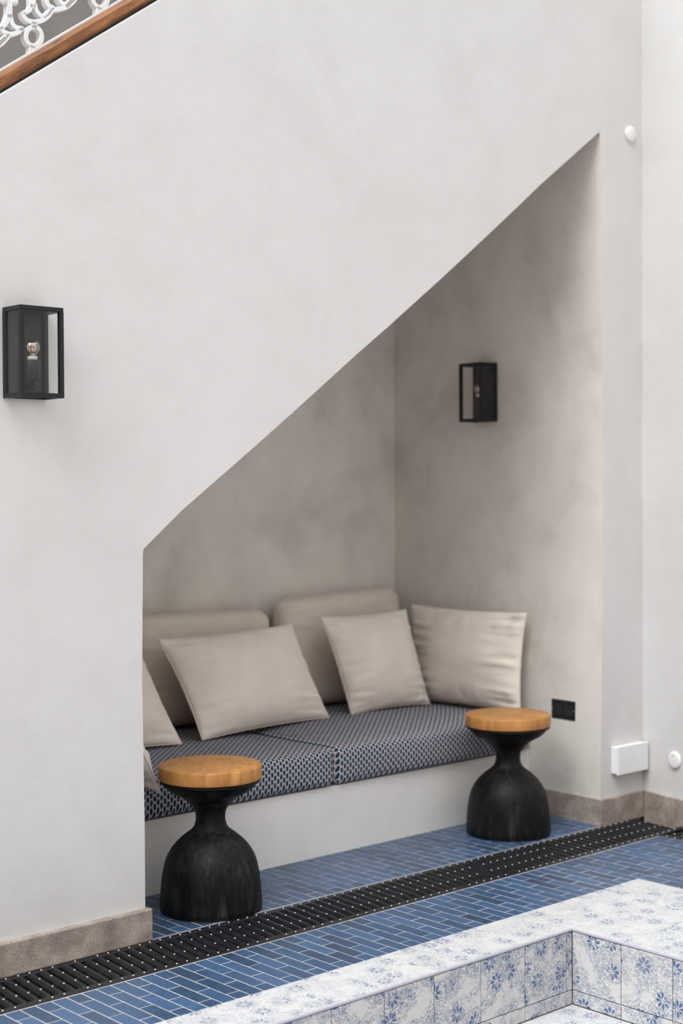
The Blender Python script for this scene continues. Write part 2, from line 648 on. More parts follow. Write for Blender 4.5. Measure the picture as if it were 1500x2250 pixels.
wall_front['label'] = 'white plaster stair wall with a triangular seating niche cut into it'

# niche back wall (its outline follows the sloping soffit)
back_pts = [(2.5, -0.01), (5.25, -0.01), (5.25, 3.2), (2.5, 1.25)]
bm = prism('wall_niche_back', back_pts, NB - 0.0005, NB + 0.05, None)
structure(link('wall_niche_back', to_mesh(bm, 'wall_niche_back'), 'niche'))
# taupe stairwell wall seen above the handrail
bm = prism('wall_stair_back', [(-0.6, 0.9), (7.0, 3.4), (7.0, 6.2), (-0.6, 6.2)], NB + 0.06, NB + 0.2, None)
structure(link('wall_stair_back', to_mesh(bm, 'wall_stair_back'), 'taupe'))

# right-hand wall, meeting the long wall at a slightly obtuse corner
WR = 0.2
prismR = [(CORNER_X, WY), (CORNER_X - WR * 8.2, WY - 8.2), (CORNER_X - WR * 8.2 + 0.3, WY - 8.2), (CORNER_X + 0.3, WY)]
COURT_H = 4.6  # height set by how much sky the unseen walls should block
structure(prism_xy('wall_right', prismR, -0.1, 5.2, 'plaster'))
# unseen courtyard walls behind and left, added to block sky and bounce warm light
structure(box('unseen_wall_back', (-5.0, -4.3, -0.1), (4.2, -4.0, COURT_H), 'bounce_cream'))
structure(box('unseen_wall_left', (-5.3, -4.3, -0.1), (-5.0, NB + 0.2, COURT_H - 1.4), 'bounce_cream'))

# stone skirting
SK = 0.02
structure(box('baseboard_left', (-0.2, WY - SK, 0), (2.6955 + 0.016, WY + 0.25, 0.104), 'stone', bevel=0.005, seg=2))
sx0, sx1 = 5.032, 5.032 + NICHE_SPLAY * (4.34 - WY) / (NB - WY)
prism_b = [(sx0 - 0.016, WY - SK), (CORNER_X - 0.004, WY - SK), (CORNER_X - 0.004, WY + 0.05), (sx0 + 0.06, WY + 0.05), (sx1 + 0.02, 4.335), (sx1 - 0.016, 4.335)]
structure(prism_xy('baseboard_niche', prism_b, 0, 0.110, 'stone', bevel=0.004))
nx, ny = -0.9806, 0.1961
pr = []
for k, (t, w) in enumerate(((SK * 0.4, 0.022), (2.6, 0.022), (2.6, -0.02), (SK * 0.4, -0.02))):
    pr.append((CORNER_X - WR * t + nx * w, WY - t + ny * w - 0.02))
structure(prism_xy('baseboard_right', pr, -0.02, 0.110, 'stone', bevel=0.004))

# ------------------------------------------------------------------ floor
DR0, DR1 = 3.64, 3.908       # drain channel
PO_Y, PI_Y = 3.292, 3.066    # pool coping outer / inner edge (long side)
PI_X, PO_X = 3.786, 4.45     # pool coping inner / outer edge (short side)
PL_X, PL_Y = 0.9, 1.1        # the other pool sides
G = -0.0007
bm = bmesh.new()
for lo, hi in (((2.6, DR1, -0.12), (5.3, NB + 0.2, G)), ((-5.0, PO_Y, -0.12), (5.06, DR0, G)), ((PO_X, -4.0, -0.12), (5.06, PO_Y, G)),
               ((-5.0, -4.0, -0.12), (PL_X - 0.226, PO_Y, G)), ((PL_X - 0.226, -4.0, -0.12), (PO_X, PL_Y - 0.226, G))):
    bm_box(bm, lo, hi)
floor = structure(link('floor', to_mesh(bm, 'floor'), 'grout'))
bm = bmesh.new()
bm_box(bm, (-5.0, DR0 - 0.01, -0.14), (5.36, DR1 + 0.012, -0.07))
bm_box(bm, (5.04, -4.0, -0.14), (5.36, DR0 + 0.01, -0.07))
bm_box(bm, (-5.0, DR1 + 0.01, -0.14), (5.5, DR1 + 0.06, -0.003))
link('drain_channel', to_mesh(bm, 'drain_channel'), 'channel', floor)


def bm_tile(bm, x0, x1, y0, y1, z1, dz):
    c = 0.0007
    v = [bm.verts.new(p) for p in ((x0, y0, z1 - dz), (x1, y0, z1 - dz), (x1, y1, z1 - dz), (x0, y1, z1 - dz),
                                   (x0, y0, z1 - c), (x1, y0, z1 - c), (x1, y1, z1 - c), (x0, y1, z1 - c),
                                   (x0 + c, y0 + c, z1), (x1 - c, y0 + c, z1), (x1 - c, y1 - c, z1), (x0 + c, y1 - c, z1))]
    for k in range(4):
        j = (k + 1) % 4
        bm.faces.new((v[k], v[j], v[4 + j], v[4 + k]))
        bm.faces.new((v[4 + k], v[4 + j], v[8 + j], v[8 + k]))
    bm.faces.new(v[8:12])


PX, GR = 0.0497, 0.0037
tiles = []   # x0,x1,y0,y1


def lay(x_lo, x_hi, y_lo, y_hi, y_ref, plen):
    k = math.floor((x_lo - 2.674) / PX)
    while True:
        x0 = 2.674 + k * PX
        if x0 >= x_hi:
            break
        a, b = max(x0 + GR / 2, x_lo), min(x0 + PX - GR / 2, x_hi)
        if b - a > 0.006:
            off = y_ref if k % 2 else y_ref - plen / 2
            m = math.floor((y_lo - off) / plen)
            while True:
                y0 = off + m * plen
                if y0 >= y_hi:
                    break
                c, d = max(y0 + GR / 2, y_lo), min(y0 + plen - GR / 2, y_hi)
                if d - c > 0.006:
                    tiles.append((a, b, c, d))
                m += 1
        k += 1


lay(2.7, 5.07, DR1 + 0.008, 4.345, 3.973, 0.16)
lay(-0.5, 5.055, PO_Y + 0.003, DR0 - 0.006, 3.567, 0.1485)
lay(PO_X + 0.003, 5.055, 0.5, PO_Y + 0.001, 3.567, 0.1485)
lay(-0.5, PL_X - 0.23, 2.0, PO_Y + 0.001, 3.567, 0.1485)


def seen(p):
    d = Vector(p) - CAM_POS
    zc = -d.dot(BACK)
    if zc <= 0.1:
        return False, zc
    px = 750 + 3250 * d.dot(RIGHT) / zc
    py = 1125 - 3250 * d.dot(UP) / zc
    return (-10 < px < 1510 and -10 < py < 2260), zc


rank = []
for t in tiles:
    vis, zc = seen(((t[0] + t[1]) / 2, (t[2] + t[3]) / 2, 0))
    rank.append((0 if vis else 1, zc / ((t[3] - t[2]) ** 0.5), t))
rank.sort(key=lambda r: (r[0], r[1]))
mesh_cache = {}
rest = bmesh.new()
for n, (hid, zc, t) in enumerate(rank):
    dz = random.uniform(-0.0002, 0.0004)
    if not hid and n < 296:
        key = (round(t[1] - t[0], 4), round(t[3] - t[2], 4))
        if key not in mesh_cache:
            b2 = bmesh.new()
            bm_tile(b2, -key[0] / 2, key[0] / 2, -key[1] / 2, key[1] / 2, 0, 0.007)
            mesh_cache[key] = to_mesh(b2, 'tile')
            mesh_cache[key].materials.append(MAT['tile'])
        o = link('tile', mesh_cache[key], None, floor)
        o.location = ((t[0] + t[1]) / 2, (t[2] + t[3]) / 2, dz)
    else:
        bm_tile(rest, *t, dz, 0.007)
o = link('tile_field', to_mesh(rest, 'tile_field'), 'tile', floor)
o['kind'] = 'stuff'
structure(box('trim_1', (2.7, DR1 - 0.002, -0.02), (5.03, DR1 + 0.0065, 0.0012), 'trim_metal'))


# ------------------------------------------------------------------ drain grates
def make_grate(name, x0, x1, y0, y1, skew, length_axis='x'):
    """built along local x; x0..x1 long, y0..y1 wide"""
    root = empty(name, ((x0 + x1) / 2, (y0 + y1) / 2, 0))
    cx, cy = (x0 + x1) / 2, (y0 + y1) / 2
    hl, hw = (x1 - x0) / 2, (y1 - y0) / 2
    z0, z1 = -0.022, 0.001
    rim = 0.03
    bm = bmesh.new()
    bm_box(bm, (-hl, -hw, z0), (hl, -hw + rim, z1), 0.002, 1)
    bm_box(bm, (-hl, hw - rim * 0.8, z0), (hl, hw, z1), 0.002, 1)
    bm_box(bm, (-hl, -0.006, z0), (hl, 0.006, z1 - 0.010))
    link('frame', to_mesh(bm, 'grate_frame'), 'grate', root)
    p = 0.0395
    n = int(2 * hl / p)
    # one bar: a long raised rib with rounded shoulders
    b2 = bmesh.new()
    w = 0.0135
    prof = [(-w, z0), (-w, -0.006), (-w * 0.55, 0.0022), (w * 0.35, 0.0022), (w, -0.008), (w, z0)]
    ys = [-hw + rim - 0.004, -hw + rim + 0.012, hw - rim * 0.8 - 0.012, hw - rim * 0.8 + 0.004]
    rows = []
    for k, y in enumerate(ys):
        rows.append([b2.verts.new((x + skew * y, y, z if k in (1, 2) else min(z, -0.0005))) for x, z in prof])
    for a, b in zip(rows, rows[1:]):
        for k in range(len(prof) - 1):
            b2.faces.new((a[k], a[k + 1], b[k + 1], b[k]))
    b2.faces.new(rows[0])
    b2.faces.new(rows[-1][::-1])
    bar = to_mesh(b2, 'bar')
    bar.materials.append(MAT['grate'])
    st = bmesh.new()
    for k in range(n):
        x = -hl + p * (k + 0.5)
        o = link('bar', bar, None, root)
        o.location = (x, 0, 0)
        for y, zz in ((hw - 0.013, z1), (hw * 0.36, 0.0020), (-hw * 0.28, 0.0020), (-hw + 0.016, z1)):
            sx = x + skew * y + random.uniform(-0.001, 0.001)
            if random.random() < 0.05:
                continue
            bmesh.ops.create_icosphere(st, subdivisions=1, radius=0.0036,
                                       matrix=Matrix.Translation((sx, y, zz)) @ Matrix.Diagonal((1, 1, 0.75, 1)))
    o = link('studs', to_mesh(st, 'studs'), 'stud', root, True)
    o['kind'] = 'stuff'
    return root


g1 = make_grate('drain_grate', 1.2, 5.265, DR0 + 0.004, DR1 - 0.004, 0.1)
tag(g1, 'long black drain grate with pale studs running along the foot of the white wall', 'drain grate')
g2 = make_grate('drain_grate', 2.2, DR0 - 0.001, -0.096, 0.096, 0.1)
g2.rotation_euler = (0, 0, math.pi / 2)
g2.location = (5.158, (2.2 + DR0) / 2, 0)
tag(g2, 'short black drain grate turning the corner along the right-hand wall', 'drain grate')

# ------------------------------------------------------------------ pool
pool = empty('pool', (PI_X, PI_Y, 0))
tag(pool, 'shallow pool edge clad in white tiles with faded blue flowers', 'pool')
pool.location = (0, 0, 0)
bm = bmesh.new()
PD = -0.247
T = 0.008
# masonry core behind the tiles
bm_box(bm, (PL_X - 0.226, PI_Y + T, -0.5), (PO_X, PO_Y, -T))
bm_box(bm, (PI_X + T, PL_Y - 0.226, -0.5), (PO_X, PI_Y + T, -T))
bm_box(bm, (PL_X - 0.226, PL_Y - 0.226, -0.5), (PL_X - T, PI_Y + T, -T))
bm_box(bm, (PL_X - T, PL_Y - 0.226, -0.5), (PI_X + T, PL_Y - T, -T))
bm_box(bm, (PL_X - T, PL_Y - T, -0.5), (PI_X + T, PI_Y + T, PD - T))
link('pool_shell', to_mesh(bm, 'pool_shell'), 'pool_grout', pool)
TP = 0.2055
J = 0.0012


def ptile(lo, hi, mat):
    bm = bmesh.new()
    c = [(a + b) / 2 for a, b in zip(lo, hi)]
    bm_box(bm, [a - m for a, m in zip(lo, c)], [a - m for a, m in zip(hi, c)], 0.0012, 1)
    o = link('tile', to_mesh(bm, 'pool_tile'), mat, pool)
    o.location = c
    return o


# coping, long side
x = PI_X + 0.0065
while x > PL_X - 0.2:
    x0 = max(x - TP - (0.0345 if x > PI_X else 0), PL_X - 0.226)
    ptile((x0 + J * 0.5, PI_Y + 0.007, -T), (x - J * 0.5, PO_Y - 0.001, 0.0015), 'pool_top')
    x = x0
# coping, short side (three tiles wide)
y = PO_Y
rowsy = [PO_Y, PO_Y - 0.226]
yy = PO_Y - 0.226
while yy > PL_Y:
    yy -= TP
    rowsy.append(yy)
for a, b in zip(rowsy, rowsy[1:]):
    xs = [PI_X + 0.007, PI_X + 0.22, PI_X + 0.442, PO_X - 0.001]
    for c, d in zip(xs, xs[1:]):
        ptile((c + J * 0.5, b + J * 0.5, -T), (d - J * 0.5, a - J * 0.5, 0.0015), 'pool_top')
for (lo, hi) in (((PL_X - 0.226, PL_Y - 0.226, -T), (PL_X - 0.007, PI_Y, 0.0015)), ((PL_X, PL_Y - 0.226, -T), (PI_X, PL_Y - 0.007, 0.0015))):
    ptile(lo, hi, 'pool_top')
# inner faces
JW = 0.0028
zr = [-0.0075, -0.2, PD]
x = PI_X - 0.028
xs = [PI_X]
while x > PL_X:
    xs.append(x)
    x -= TP
for a, b in zip(xs, xs[1:]):
    for z1, z0 in zip(zr, zr[1:]):
        if a == PI_X:
            pass
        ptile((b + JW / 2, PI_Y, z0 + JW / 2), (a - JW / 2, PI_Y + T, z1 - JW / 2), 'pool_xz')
y = PI_Y
while y > PL_Y:
    for z1, z0 in zip(zr, zr[1:]):
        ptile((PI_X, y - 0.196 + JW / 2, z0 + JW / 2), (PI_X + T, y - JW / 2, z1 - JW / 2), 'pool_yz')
    y -= 0.196
# pool floor tiles
y = PI_Y
while y > PL_Y + 0.1:
    x = PI_X
    while x > PL_X + 0.1:
        ptile((x - TP + JW / 2, y - TP + JW / 2, PD - T), (x - JW / 2, y - JW / 2, PD), 'pool_top')
        x -= TP
    y -= TP
# pale rounded edge trim
bm = bmesh.new()
bm_box(bm, (PL_X, PI_Y - 0.0015, -0.0065), (PI_X, PI_Y + 0.0065, 0.0020), 0.002, 2)
bm_box(bm, (PI_X - 0.0015, PL_Y, -0.0065), (PI_X + 0.0065, PI_Y + 0.0065, 0.0020), 0.002, 2)
link('edge_trim', to_mesh(bm, 'edge_trim'), 'pool_trim', pool)

# ================================================================== BENCH + CUSHIONS
bx1 = 5.032 + NICHE_SPLAY * (4.34 - WY) / (NB - WY)
bench = prism_xy('masonry_bench', [(2.6960, 4.342), (bx1 + 0.004, 4.342), (bx1 + 0.055, NB - 0.002), (2.6960, NB - 0.002)], -0.002, 0.268, 'bench', bevel=0.004)
tag(bench, 'white plastered built-in bench along the back of the niche', 'bench')


def rounded_block(name, lo, hi, r, crown, mat, seed, seg=(40, 26, 10), parent=None):
    lo, hi = Vector(lo), Vector(hi)
    c = (lo + hi) / 2
    h = (hi - lo) / 2
    bm = bmesh.new()
    verts = {}

    def put(i, j, k):
        key = (i, j, k)
        if key in verts:
            return verts[key]

        def sp(t, n, hh):
            # concentrate samples near the edges
            u = 2 * t / n - 1
            return hh * math.sin(u * math.pi / 2) * 0.35 + hh * u * 0.65
        p = Vector((sp(i, seg[0], h.x), sp(j, seg[1], h.y), sp(k, seg[2], h.z)))
        q = Vector((max(-h.x + r, min(h.x - r, p.x)), max(-h.y + r, min(h.y - r, p.y)), max(-h.z + r, min(h.z - r, p.z))))
        d = p - q
        out = q + d.normalized() * r if d.length > 1e-9 else p
        ux, uy, uz = out.x / h.x, out.y / h.y, out.z / h.z
        if uz > 0:
            out.z += uz * crown * (1 - abs(ux) ** 3) * (1 - abs(uy) ** 3)
        out.y -= 0.5 * crown * (1 - abs(ux) ** 4) * (1 - abs(uz) ** 2) if uy < 0 else 0
        nn = noise.noise(Vector((out.x * 6 + seed, out.y * 6, out.z * 6)))
        out += out.normalized() * nn * 0.004
        v = bm.verts.new(out)
        verts[key] = v
        return v

    a, b, d = seg
    for i in range(a):
        for j in range(b):
            bm.faces.new([put(*t) for t in ((i, j, 0), (i, j + 1, 0), (i + 1, j + 1, 0), (i + 1, j, 0))])
            bm.faces.new([put(*t) for t in ((i, j, d), (i + 1, j, d), (i + 1, j + 1, d), (i, j + 1, d))])
        for k in range(d):
            bm.faces.new([put(*t) for t in ((i, 0, k), (i + 1, 0, k), (i + 1, 0, k + 1), (i, 0, k + 1))])
            bm.faces.new([put(*t) for t in ((i, b, k), (i, b, k + 1), (i + 1, b, k + 1), (i + 1, b, k))])
    for j in range(b):
        for k in range(d):
            bm.faces.new([put(*t) for t in ((0, j, k), (0, j, k + 1), (0, j + 1, k + 1), (0, j + 1, k))])
            bm.faces.new([put(*t) for t in ((a, j, k), (a, j + 1, k), (a, j + 1, k + 1), (a, j, k + 1))])
    o = link(name, to_mesh(bm, name), mat, parent, True)
    o.location = c
    return o


SEAT_Z0, SEAT_Z1 = 0.2715, 0.421
s1 = rounded_block('seat_cushion', (2.702, 4.322, SEAT_Z0), (3.878, 5.262, SEAT_Z1), 0.028, 0.016, 'lattice', 1.0)
tag(s1, 'left seat cushion in navy oval lattice fabric behind the near stool', 'seat cushion', 'patterned bench seat cushions')
s2 = rounded_block('seat_cushion', (3.884, 4.320, SEAT_Z0), (5.046, 5.262, SEAT_Z1 + 0.004), 0.028, 0.018, 'lattice', 5.0)
tag(s2, 'right seat cushion in navy oval lattice fabric behind the far stool', 'seat cushion', 'patterned bench seat cushions')


def pillow(name, BL, BR, TR, TL, thick, mat, seed, boxy=False, wr=0.006, sag=0.048, seam=True):
    BL, BR, TR, TL = map(Vector, (BL, BR, TR, TL))
    cen = (BL + BR + TR + TL) / 4
    base = (BL + BR) / 2
    nrm = (BR - BL).cross(TL - BL).normalized()
    n = 44
    p, q = (7.0, 0.5) if boxy else (2.3, 0.60)
    bm = bmesh.new()
    grid = {}
    rim = []

    def bil(s, t):
        return BL * (1 - s) * (1 - t) + BR * s * (1 - t) + TR * s * t + TL * (1 - s) * t

    for side in (1, -1):
        for i in range(n + 1):
            for j in range(n + 1):
                u, v = math.sin((i / n - 0.5) * math.pi) * 0.45 + (2 * i / n - 1) * 0.55, math.sin((j / n - 0.5) * math.pi) * 0.45 + (2 * j / n - 1) * 0.55
                border = i in (0, n) or j in (0, n)
                if border and side == -1:
                    grid[(side, i, j)] = grid[(1, i, j)]
                    continue
                if boxy:
                    # rounded corners
                    m = max(abs(u), abs(v))
                    rr = (abs(u) ** 12 + abs(v) ** 12) ** (1 / 12.0)
                    k = m / rr if rr > 1e-6 else 1
                    uu, vv = u * k, v * k
                else:
                    uu = u * (1 - sag * (1 - v * v))
                    vv = v * (1 - sag * (1 - u * u))
                P = bil((uu + 1) / 2, (vv + 1) / 2)
                f = (max(0, 1 - abs(u) ** p) * max(0, 1 - abs(v) ** p)) ** q
                e = max(abs(u), abs(v))
                # creases that run inwards from the side seams
                w1 = noise.noise(Vector((v * 9 + seed, u * 1.4, seed))) * max(0, abs(u) - 0.35)
                w2 = noise.noise(Vector((u * 7 - seed, v * 1.4, seed * 2))) * max(0, abs(v) - 0.45) * 0.7
                w3 = noise.noise(Vector((u * 2 + seed, v * 2, 3.1))) * 0.6
                edge = min(1, (1 - e) * 8)
                h = thick / 2 * f + side * 0.0 + edge * wr * ((w1 + w2) * 3.2 + w3)
                P = P + nrm * side * h
                vert = bm.verts.new(P - base)
                grid[(side, i, j)] = vert
    for side in (1, -1):
        for i in range(n):
            for j in range(n):
                a = [grid[(side, i, j)], grid[(side, i + 1, j)], grid[(side, i + 1, j + 1)], grid[(side, i, j + 1)]]
                bm.faces.new(a if side == 1 else a[::-1])
    idx = [(i, 0) for i in range(n)] + [(n, j) for j in range(n)] + [(n - i, n) for i in range(n)] + [(0, n - j) for j in range(n)]
    rim = [grid[(1, i, j)].co.copy() for i, j in idx]
    o = link(name, to_mesh(bm, name), mat, None, True)
    o.location = base
    if seam:
        tube('seam', rim[::2], 0.0022, mat, o, closed=True, n=5)
    return o


ZS = 0.443
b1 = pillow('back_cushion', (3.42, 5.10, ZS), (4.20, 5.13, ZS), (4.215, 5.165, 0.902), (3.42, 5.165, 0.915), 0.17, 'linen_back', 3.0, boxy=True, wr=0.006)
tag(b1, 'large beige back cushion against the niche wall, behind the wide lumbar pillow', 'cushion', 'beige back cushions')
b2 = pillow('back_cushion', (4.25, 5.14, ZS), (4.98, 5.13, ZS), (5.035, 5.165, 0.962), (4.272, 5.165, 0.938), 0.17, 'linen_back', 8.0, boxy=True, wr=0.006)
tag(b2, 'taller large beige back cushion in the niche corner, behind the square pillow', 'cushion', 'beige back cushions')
p1 = pillow('lumbar_pillow', (3.535, 4.735, ZS), (4.285, 4.815, ZS), (4.165, 4.925, 0.852), (3.465, 4.935, 0.834), 0.19, 'linen', 11.0, wr=0.011)
tag(p1, 'wide rectangular beige lumbar pillow leaning in the middle of the left seat', 'pillow', 'beige scatter pillows')
p2 = pillow('square_pillow', (4.41, 4.81, ZS), (4.885, 4.79, ZS), (4.845, 4.905, 0.876), (4.345, 4.935, 0.870), 0.17, 'linen', 17.0, wr=0.011)
tag(p2, 'square beige pillow leaning against the taller back cushion', 'pillow', 'beige scatter pillows')
p3 = pillow('side_pillow', (4.955, 4.98, ZS), (4.955, 4.30, ZS + 0.003), (5.005, 4.305, 0.886), (5.01, 5.035, 0.884), 0.16, 'linen', 23.0, wr=0.013)
tag(p3, 'pale beige pillow propped against the right side wall under the far lamp', 'pillow', 'beige scatter pillows')
tube('zip_pull', [(0.05, -0.334, 0.430), (0.05, -0.343, 0.438), (0.049, -0.347, 0.444)], 0.004, 'linen', p3)
p4 = pillow('leaning_pillow', (2.90, 4.75, ZS), (3.425, 4.72, ZS), (3.345, 4.93, 0.862), (2.85, 4.95, 0.862), 0.16, 'linen', 29.0, wr=0.009)
tag(p4, 'beige pillow half hidden behind the edge of the wall, left of the lumbar pillow', 'pillow', 'beige scatter pillows')
p5 = pillow('drooping_pillow', (3.002, 4.258, 0.372), (2.96, 4.72, ZS), (2.80, 4.72, 0.86), (2.80, 4.29, 0.86), 0.14, 'linen', 31.0, wr=0.012)
tag(p5, 'beige pillow drooping over the front edge of the seat beside the near stool', 'pillow', 'beige scatter pillows')


# ================================================================== STOOLS
def make_stool():
    root = empty('stool')
    prof = [(0, 0.0), (0.160, 0.0), (0.171, 0.004), (0.176, 0.015), (0.1755, 0.035), (0.1735, 0.061), (0.1690, 0.107), (0.1635, 0.137), (0.1556, 0.168), (0.142, 0.195),
            (0.123, 0.220), (0.0964, 0.244), (0.0758, 0.259), (0.0625, 0.270), (0.0555, 0.282), (0.0515, 0.297), (0.0508, 0.312), (0.0540, 0.330), (0.0610, 0.343), (0.0720, 0.356),
            (0.0916, 0.372), (0.115, 0.386), (0.136, 0.397), (0.153, 0.411), (0.162, 0.424), (0.166, 0.436), (0, 0.436)]
    # densify with a smooth curve
    dense = []
    for i in range(len(prof) - 1):
        p0, p1_, p2_, p3_ = prof[max(i - 1, 0)], prof[i], prof[i + 1], prof[min(i + 2, len(prof) - 1)]
        if i in (0, len(prof) - 2):
            dense.append(p1_)
            continue
        for s in (0, 0.5):
            dense.append(tuple(0.5 * (2 * b + (c - a) * s + (2 * a - 5 * b + 4 * c - d) * s * s + (3 * b - a - 3 * c + d) * s ** 3)
                               for a, b, c, d in zip(p0, p1_, p2_, p3_)))
    dense.append(prof[-1])
    ZK = 1.028
    dense = [(r, z * ZK) for r, z in dense]
    base = lathe('base', dense, 'charred', root, 72)
    base['label'] = 'charred black turned wooden base'
    top = lathe('seat_top', [(r, z + 0.436 * (ZK - 1) + 0.0005) for r, z in [(0, 0.4365), (0.172, 0.4365), (0.1765, 0.4385), (0.178, 0.443), (0.178, 0.479), (0.1765, 0.4835), (0.173, 0.4855), (0.12, 0.4858), (0, 0.486)]], 'wood_top', root, 72)
    top['label'] = 'honey-coloured wooden disc top'
    return root


st1 = make_stool()
st1.location = (3.072, 4.070, 0)
tag(st1, 'near hourglass stool with charred base, left, close to the wall edge', 'stool', 'hourglass stools by the bench')
st2 = copy_tree(st1)
st2.location = (4.655, 4.108, 0)
st2.rotation_euler = (0, 0, 2.1)
tag(st2, 'far hourglass stool with charred base, at the right end of the bench', 'stool', 'hourglass stools by the bench')


# ================================================================== WALL LAMPS
def make_lamp():
    W, D, H, t = 0.146, 0.104, 0.268, 0.0135
    root = empty('wall_lantern')
    for sx in (-1, 1):
        for y0, y1 in ((-D, -D + t), (-0.016, -0.001)):
            xa, xb = sorted((sx * W / 2, sx * (W / 2 - t)))
            box('post', (xa, y0, t), (xb, y1, H - t), 'black_metal', root)
    bm = bmesh.new()
    bm_box(bm, (-W / 2, -D, H - t), (W / 2, -0.001, H), 0.0012, 1)
    link('lid', to_mesh(bm, 'lid'), 'black_metal', root)
    bm = bmesh.new()
    bm_box(bm, (-W / 2, -D, 0), (W / 2, -D + t, t))
    bm_box(bm, (-W / 2, -D + t, 0), (-W / 2 + t, -0.001, t))
    bm_box(bm, (W / 2 - t, -D + t, 0), (W / 2, -0.001, t))
    bm_box(bm, (-W / 2 + t, -0.014, 0), (W / 2 - t, -0.001, t))
    link('bottom_frame', to_mesh(bm, 'bottom_frame'), 'black_metal', root)
    box('back_plate', (-W / 2 + t, -0.007, t), (W / 2 - t, -0.001, H - t), 'black_plate', root)
    box('glass_pane', (-W / 2 + t, -D + 0.005, t), (W / 2 - t, -D + 0.008, H - t), 'glass', root)
    for sx in (-1, 1):
        xa, xb = sorted((sx * (W / 2 - 0.005), sx * (W / 2 - 0.008)))
        box('glass_pane', (xa, -D + t, t), (xb, -0.016, H - t), 'glass', root)
    cy = -0.047
    br = bmesh.new()
    bm_box(br, (-0.009, cy - 0.008, 0.030), (0.009, -0.007, 0.037), 0.001)
    bm_box(br, (-0.024, -0.022, 0.020), (0.024, -0.007, 0.046), 0.002)
    link('bracket', to_mesh(br, 'bracket'), 'black_metal', root)
    h = lathe('bulb_holder', [(0, 0), (0.008, 0), (0.0085, 0.012), (0.0205, 0.016), (0.0225, 0.021), (0.0225, 0.072), (0.0205, 0.075), (0, 0.075)], 'black_metal', root, 32)
    h.location = (0, cy, 0.0372)
    c = lathe('bulb_collar', [(0, 0), (0.0145, 0), (0.0145, 0.0115), (0, 0.0115)], 'collar', root, 32)
    c.location = (0, cy, 0.1122)
    r = 0.0225
    prof = [(0.011, 0)] + [(r * math.sin(a), 0.0275 - r * math.cos(a)) for a in [math.radians(d) for d in range(32, 181, 8)]]
    prof[-1] = (0, prof[-1][1])
    bl = lathe('bulb', prof, 'bulb_glass', root, 32)
    bl.location = (0, cy, 0.1238)
    zig = []
    for k in range(8):
        a = k * math.pi / 4
        zig.append((0.0085 * math.cos(a), 0.0085 * math.sin(a), 0.014 if k % 2 else 0.038))
    f = tube('filament', zig, 0.0024, 'copper', bl, closed=True)
    return root


lamp1 = make_lamp()
lamp1.location = (2.2755, WY, 1.7175)
tag(lamp1, 'black glass box lantern on the white wall at the left edge of the view', 'wall lamp', 'black glass wall lanterns')
lamp2 = copy_tree(lamp1)
ly = 4.615
lamp2.location = (5.046 + NICHE_SPLAY * (ly - WY) / (NB - WY), ly, 1.745)
lamp2.rotation_euler = (0, 0, -math.pi / 2 - math.atan(NICHE_SPLAY / (NB - WY)))
tag(lamp2, 'black glass box lantern inside the niche on its right side wall', 'wall lamp', 'black glass wall lanterns')

# ================================================================== SMALL WALL FITTINGS
sock = empty('power_socket')
box('plate', (-0.069, -0.009, -0.0425), (0.069, 0, 0.0425), 'black_plastic', sock, 0.003, 2)
for sx in (-0.032, 0.032):
    f = box('socket_face', (sx - 0.024, -0.0105, -0.026), (sx + 0.024, -0.009, 0.022), 'black_plate', sock, 0.001)
    box('rocker_switch', (sx - 0.006, -0.0125, 0.024), (sx + 0.006, -0.009, 0.036), 'black_metal', sock, 0.001)
    for a, b_ in ((0, 0.008), (-0.011, -0.010), (0.011, -0.010)):
        box('pin_hole', (sx + a - 0.003, -0.0111, b_ - 0.0045), (sx + a + 0.003, -0.0104, b_ + 0.0045), 'channel', sock)
for sx in (-0.063, 0.063):
    s = lathe('screw', [(0, 0), (0.0028, 0), (0.0022, 0.0012), (0, 0.0014)], 'screw', sock, 12)
    s.rotation_euler = (math.pi / 2, 0, 0)
    s.location = (sx, -0.009, 0)
sy = 4.136
sock.location = (5.0455 + NICHE_SPLAY * (sy - WY) / (NB - WY) - 0.0, sy, 0.469)
sock.rotation_euler = (0, 0, -math.pi / 2 - math.atan(NICHE_SPLAY / (NB - WY)))
tag(sock, 'black double power socket on the niche side wall beside the far stool', 'socket')


def disc_plate(name, r, label, loc, rz):
    root = empty(name, loc, rz)
    d = lathe('plate', [(0, 0), (r, 0), (r, 0.006), (r * 0.94, 0.0105), (r * 0.8, 0.012), (0, 0.0125)], 'white_plastic', root, 48)
    d.rotation_euler = (math.pi / 2, 0, 0)
    s = lathe('screw', [(0, 0.012), (0.004, 0.012), (0.003, 0.0135), (0, 0.0137)], 'screw', root, 12)
    s.rotation_euler = (math.pi / 2, 0, 0)
    s.location = (r * 0.42, 0, r * -0.35) if rz == 0 else (0, 0, r * 0.55)
    return tag(root, label, 'cover plate', 'round white cover plates')


disc_plate('cover_plate', 0.034, 'round white cover plate high on the wall beside the niche peak', (5.246, WY, 2.969), 0.0)
wr_ang = -math.pi / 2 + math.atan(WR)
t = 0.197
rp = disc_plate('cover_plate', 0.037, 'round white cover plate low on the right-hand wall', (CORNER_X - WR * t, WY - t, 0.273), -math.pi / 2 - math.atan(WR))

jb = empty('junction_box', (5.205, WY, 0.272))
box('body', (-0.100, -0.030, -0.060), (0.108, 0, 0.056), 'white_plastic', jb, 0.004, 2)
box('lid', (-0.104, -0.042, -0.064), (0.112, -0.0305, 0.060), 'white_plastic', jb, 0.004, 2)
tag(jb, 'white surface-mounted junction box low on the wall above the stone skirting', 'junction box')

# ================================================================== HANDRAIL AND FRETWORK SCREEN
ang = math.atan(0.70)
L0, L1 = -1.9, 3.9      # along the slope, measured from the point (2.2022, 2.616)
rail = empty('handrail', (2.2022, WY, 2.616))


